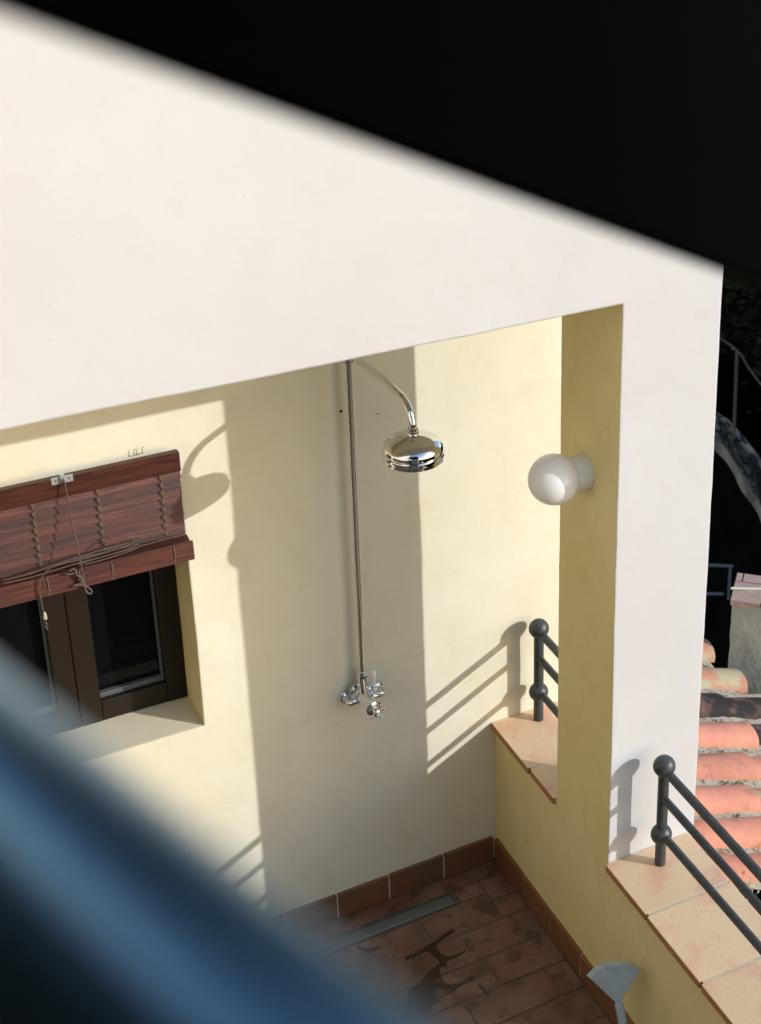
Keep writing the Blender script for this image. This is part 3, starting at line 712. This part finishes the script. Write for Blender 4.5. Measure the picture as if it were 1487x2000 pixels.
# dry weed at the eave
wd = empty('dry_weed', onroof(0.56, -0.70, -0.1)); tag(wd, 'small pale dry weed growing at the near eave of the roof', 'weed')
wb = MB(); bs = onroof(0.55, -0.70, -0.06)
for k in range(9):
    t_ = bs + Vector((random.uniform(-.03, .05), random.uniform(-.02, .04), random.uniform(.04, .13)))
    wb.tube(smooth_path([bs, (bs + t_) / 2 + Vector((random.uniform(-.01, .01),) * 3), t_], 3), 0.0012, 4)
wb.build('stalk', TASSEL, wd)
wl = MB()
for k in range(26):
    p = bs + Vector((random.uniform(-.03, .05), random.uniform(-.02, .04), random.uniform(.0, .13))); d = Vector((random.gauss(0, 1), random.gauss(0, 1), random.gauss(0, 1))).normalized() * .010
    w = d.orthogonal().normalized() * .004; wl.add([p, p + d * .5 + w, p + d, p + d * .5 - w], [(0, 1, 2, 3)])
wl.build('dry_leaf', TASSEL, wd)['kind'] = 'stuff'

# ------------------------------------------------------------------ rendered stub wall with brick capping
CY = 0.80
cL = at((1430, 1178), 1, CY)
def proj(P):
    d = Vector(P) - CAM; z = d.dot(RZ); return (F_PX * d.dot(RX) / z + PPX, F_PX * d.dot(RY) / z + PPY)
# the wall stands at an angle to the roof: its depth direction and its front direction
best = min(range(0, 180), key=lambda q: abs(math.atan2(proj(cL + Vector((math.cos(math.radians(q)), math.sin(math.radians(q)), 0)) * .2)[0] - 1430, -(proj(cL + Vector((math.cos(math.radians(q)), math.sin(math.radians(q)), 0)) * .2)[1] - 1178)) - math.atan2(13, 50)))
DV = Vector((math.cos(math.radians(best)), math.sin(math.radians(best)), 0)); EV = Vector((DV.y, -DV.x, 0))
sl_ = min([k / 100 for k in range(-90, 60)], key=lambda q: abs((proj(cL + (EV + Vector((0, 0, q))) * .15)[1] - 1178) / max(1e-6, proj(cL + (EV + Vector((0, 0, q))) * .15)[0] - 1430) - 0.14))
DP = 0.2 * (1178 - 1128) / max(1, 1178 - proj(cL + DV * 0.2)[1])
cw = empty('stub_wall', (cL.x, cL.y, -1.2)); tag(cw, 'rough grey-white rendered stub wall behind the tiled roof', 'wall')
V = []; Fc = []
LW = 0.9; xsn = 34; znn = 22
for j in range(2):
    for i in range(xsn + 1):
        for k in range(znn + 1):
            t_ = LW * i / xsn; zt_ = cL.z + sl_ * t_ - 0.004; z = -1.6 + (zt_ + 1.6) * k / znn
            p = cL + EV * t_ + DV * (j * DP); p = Vector((p.x, p.y, z))
            V.append(p + (EV * noise.noise(p * 22) + DV * noise.noise(p * 22 + Vector((5, 5, 5)))) * 0.006 * (1 if j == 0 else .3))
m = (xsn + 1) * (znn + 1); g_ = lambda i, k, j: j * m + i * (znn + 1) + k
for j in range(2):
    for i in range(xsn):
        for k in range(znn): Fc.append((g_(i, k, j), g_(i + 1, k, j), g_(i + 1, k + 1, j), g_(i, k + 1, j)))
for i in (0, xsn):
    for k in range(znn): Fc.append((g_(i, k, 0), g_(i, k + 1, 0), g_(i, k + 1, 1), g_(i, k, 1)))
for i in range(xsn): Fc.append((g_(i, znn, 0), g_(i + 1, znn, 0), g_(i + 1, znn, 1), g_(i, znn, 1)))
mk('wall_face', V, Fc, CONC, cw, True)
EU = (EV + Vector((0, 0, sl_))).normalized(); NU = EU.cross(DV).normalized()
if NU.z < 0: NU = -NU
for rw, (d0, d1) in enumerate(((-0.008, DP * 0.70), (DP * 0.70 + 0.006, DP + 0.008))):
    t_ = -0.006 - (0.07 if rw else 0.0)
    for i in range(8):
        w = 0.128 if rw == 0 else 0.10
        a_ = max(t_, -0.006); b_ = t_ + w - 0.006; t_ += w
        if b_ - a_ < 0.02: continue
        base = cL + Vector((0, 0, -0.004)); hgt = 0.022
        B8 = [base + EU * e + DV * d + NU * h for h in (0, hgt) for e in (a_, b_) for d in (d0 + random.uniform(-.002, .002), d1)]
        mk('brick', B8, [(0, 1, 3, 2), (4, 5, 7, 6), (0, 1, 5, 4), (1, 3, 7, 5), (3, 2, 6, 7), (2, 0, 4, 6)], PINKB, cw)
zr = cL.z + 0.03
rod = MB().tube([at((1428, 1149), 2, zr), at((1500, 1150.5), 2, zr - .02)], 0.0055, 10).build('rod', RODM, None, True)
tag(rod, 'thin pale rod lying across the brick capping', 'rod')

# ------------------------------------------------------------------ shaded valley behind
hs = MB().box((10, -8, -6.5), (16, 18, 2.0), 0.02).build('valley_shade_wall', STONED); tag(hs, 'tall near-black wall added to shade the valley, closing it behind', 'wall')  # added blocker, keeps the sun off the valley
ZA = -3.6
up_ = [(1388, 812), (1400, 820), (1420, 833), (1445, 862), (1470, 893), (1487, 918), (1510, 960), (1535, 1015)]
lo_ = [(1385, 832), (1397, 850), (1420, 882), (1445, 918), (1465, 950), (1487, 992), (1505, 1040), (1525, 1100)]
U = smooth_path([at(u, 2, ZA) for u in up_], 4); Lw = smooth_path([at(u, 2, ZA) for u in lo_], 4)
V = []; Fc = []
n = len(U)
for i in range(n):
    u = U[i]; l = Lw[i]
    u = u + Vector((noise.noise(u * 3), noise.noise(u * 3 + Vector((7, 7, 7))), 0)) * 0.04; l = l + Vector((noise.noise(l * 3), noise.noise(l * 3 + Vector((7, 7, 7))), 0)) * 0.04
    V += [u, l, u - Vector((0, 0, 0.12)), l - Vector((0, 0, 0.12))]
for i in range(n - 1):
    a = i * 4; c = a + 4
    Fc += [(a, a + 1, c + 1, c), (a, c, c + 2, a + 2), (a + 1, a + 3, c + 3, c + 1), (a + 2, c + 2, c + 3, a + 3)]
Fc += [(0, 2, 3, 1), ((n - 1) * 4, (n - 1) * 4 + 1, (n - 1) * 4 + 3, (n - 1) * 4 + 2)]
gw = empty('curved_garden_wall', (U[n // 2].x, U[n // 2].y, -6.5)); tag(gw, 'curved old stone wall in the shade beyond the pillar', 'wall')
mk('capping', V, Fc, ARC, gw)
V = []; Fc = []
for i in range(n):
    u = U[i] * 0.97 + Lw[i] * 0.03; l = Lw[i] * .97 + U[i] * .03
    V += [u - Vector((0, 0, .121)), l - Vector((0, 0, .121)), Vector((u.x, u.y, -6.5)), Vector((l.x, l.y, -6.5))]
for i in range(n - 1):
    a = i * 4; c = a + 4; Fc += [(a, a + 1, c + 1, c), (a, c, c + 2, a + 2), (a + 1, a + 3, c + 3, c + 1)]
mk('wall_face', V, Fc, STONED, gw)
# raised lip along the far side, and creeper stems over the capping
lp = MB().tube([p + Vector((0, 0, 0.03)) for p in U], 0.035, 8).build('capping_lip', ARC, gw, True)
cr_ = empty('creeper', U[n // 2]); tag(cr_, 'bare dark creeper stems trailing over the curved stone wall', 'plant')
for k in range(22):
    i0 = random.randrange(0, n - 8); ln = random.randrange(5, 14); pts = []; s_ = random.random()
    for i in range(i0, min(n, i0 + ln)):
        s_ = min(1.05, max(-0.05, s_ + random.uniform(-.22, .22))); pts.append(U[i].lerp(Lw[i], s_) + Vector((0, 0, 0.03 + random.uniform(0, .04))))
    MB().tube(smooth_path(pts, 3), random.uniform(.006, .015), 5).build('stem', BARK, cr_, True)
pb = at((1433, 868), 2, ZA)
pt = at((1440, 684), 1, pb.y)
po = empty('pole', pb); tag(po, 'thin rusty pole with wires rising from the curved stone wall', 'pole')
MB().tube([pb, pt], 0.014, 8).build('shaft', POLEM, po, True)
MB().tube([pt, pt + (at((1431, 681), 1, pb.y) - pt)], 0.012, 8).build('crossbar', POLEM, po, True)
MB().tube(smooth_path([at((1395, 655), 1, pb.y + 2), pt, at((1465, 722), 1, pb.y - .6), at((1500, 768), 1, pb.y - 1.4)], 5), 0.007, 6).build('wire', POLEM, po, True)
gf = empty('metal_frame', at((1400, 1170), 1, 4.4)); tag(gf, 'dim blue-grey metal frame in the dark gap behind the roof', 'frame')
for nm, a, c in (('bar', (1360, 1103), (1431, 1106)), ('bar', (1427, 1106), (1423, 1170)), ('bar', (1360, 1160), (1412, 1160))):
    MB().tube([at(a, 1, 4.4), at(c, 1, 4.4)], 0.013, 4).build(nm, GATEM, gf)
# dark trees
def tree(x, y, zb, h, rad, nl, label):
    t = empty('tree', (x, y, zb)); tag(t, label, 'tree', 'dark trees in the shaded valley')
    tr = MB(); tr.tube(smooth_path([(x, y, zb), (x + .1, y - .05, zb + h * .4), (x - .05, y + .1, zb + h * .75)], 4), [0.14 - .008 * i for i in range(9)], 8)
    for k in range(7):
        a = random.uniform(0, 6.28); z0 = zb + h * random.uniform(.3, .65); e = Vector((x + math.cos(a) * rad * .7, y + math.sin(a) * rad * .7, z0 + rad * .6))
        tr.tube(smooth_path([(x, y, z0), (Vector((x, y, z0)) + e) / 2 + Vector((0, 0, .15)), e], 3), 0.03, 5)
    tr.build('trunk', BARK, t, True)
    cl_ = [(Vector((x, y, zb + h * .7)) + Vector((random.gauss(0, .45), random.gauss(0, .45), random.gauss(0, .35))) * rad, random.uniform(.22, .45) * rad) for k in range(22)]
    V = []; Fc = []
    for k in range(nl):
        c, rr = random.choice(cl_); p = c + Vector((random.gauss(0, .5), random.gauss(0, .5), random.gauss(0, .45))) * rr
        d = Vector((random.gauss(0, 1), random.gauss(0, 1), random.gauss(0, .7))).normalized(); w = d.orthogonal().normalized(); s_ = random.uniform(.03, .07)
        b_ = len(V); V += [p - d * s_, p + w * s_ * .45, p + d * s_, p - w * s_ * .45]; Fc.append((b_, b_ + 1, b_ + 2, b_ + 3))
    mk('crown', V, Fc, LEAF, t)
tree(7.4, 10.4, -6.5, 4.2, 1.5, 7000, 'dark leafy tree behind the pole, hardly lit')
tree(8.6, 9.6, -6.5, 4.8, 1.6, 7000, 'dark leafy tree at the right edge of the view')
tree(8.0, 12.6, -6.5, 5.6, 1.8, 7000, 'dark leafy tree behind the others next to the pillar')

# ------------------------------------------------------------------ things right in front of the camera, out of focus
T0, T1 = 0.40, 0.80
eL = deep((-260, -76), T0 * 0.93); eR = deep((1700, 634), T1 * 1.08)
upv = Vector((0, 0, 1)); back = (eR - eL).cross(upv).normalized()
if back.dot(CAM - eL) > 0: back = -back
aw = empty('awning_board', (eL + eR) / 2); tag(aw, 'black out-of-focus awning board crossing the top of the view', 'board')
V = [eL, eR, eR + upv * 0.5, eL + upv * 0.35]; V += [v + back * 0.022 for v in V]
V = [Vector(v) for v in V]
bm = bmesh.new(); vs = [bm.verts.new(v) for v in V]
for f in ((0, 1, 2, 3), (4, 5, 6, 7), (0, 1, 5, 4), (1, 2, 6, 5), (2, 3, 7, 6), (3, 0, 4, 7)): bm.faces.new([vs[i] for i in f])
bmesh.ops.bevel(bm, geom=bm.edges[:], offset=0.003, segments=2, affect='EDGES'); bm.verts.index_update()
mk('board', [v.co.copy() for v in bm.verts], [[v.index for v in f.verts] for f in bm.faces], BLACKW, aw); bm.free()

B0 = deep((-330, 1362), 0.315); B1 = deep((572, 2196), 0.243)
hb = MB().tube([B0, B0.lerp(B1, .5), B1, B0.lerp(B1, 1.7)], 0.0228, 48).build('balcony_handrail', BLUE, None, True)
tag(hb, 'blurred dark round handrail, tinted with sky-reflection blue, crossing the lower left corner', 'handrail')

# the unlit room the picture is taken from
rm = empty('dark_room', (-2.6, -4.5, 2.2)); tag(rm, 'unlit dark room behind the open window of the upper floor', 'room')
WHOUSE = M('brown_house_wall', (0.26, 0.26, 0.26), 0.9)
ROOMM = M('dark_brown_interior', (0.03, 0.024, 0.018), 0.9, spec=0.1)
for nm, lo, hi in (('room_floor', (-2.449, -7.0, 2.1), (-0.95, -3.86, 2.2)), ('room_ceiling', (-2.449, -7.0, 4.0), (-0.95, -3.65, 4.1)), ('room_wall', (-0.95, -7.0, 2.1), (-0.85, -3.86, 4.1)), ('room_wall', (-2.55, -7.0, 2.1), (-2.45, -2.8, 4.1)), ('balcony_slab', (-2.449, -3.858, 2.08), (-0.95, -3.35, 2.2)), ('room_wall', (-2.449, -7.1, 2.1), (-0.95, -7.0, 4.1))):
    MB().box(lo, hi).build(nm, ROOMM, rm)  # left wall, ceiling and slab added forward, unseen, to darken the handrail's reflections
MB().box((-2.55, -7.1, -6.5), (-0.85, -3.9, 2.075)).build('outer_wall', WHOUSE, rm)
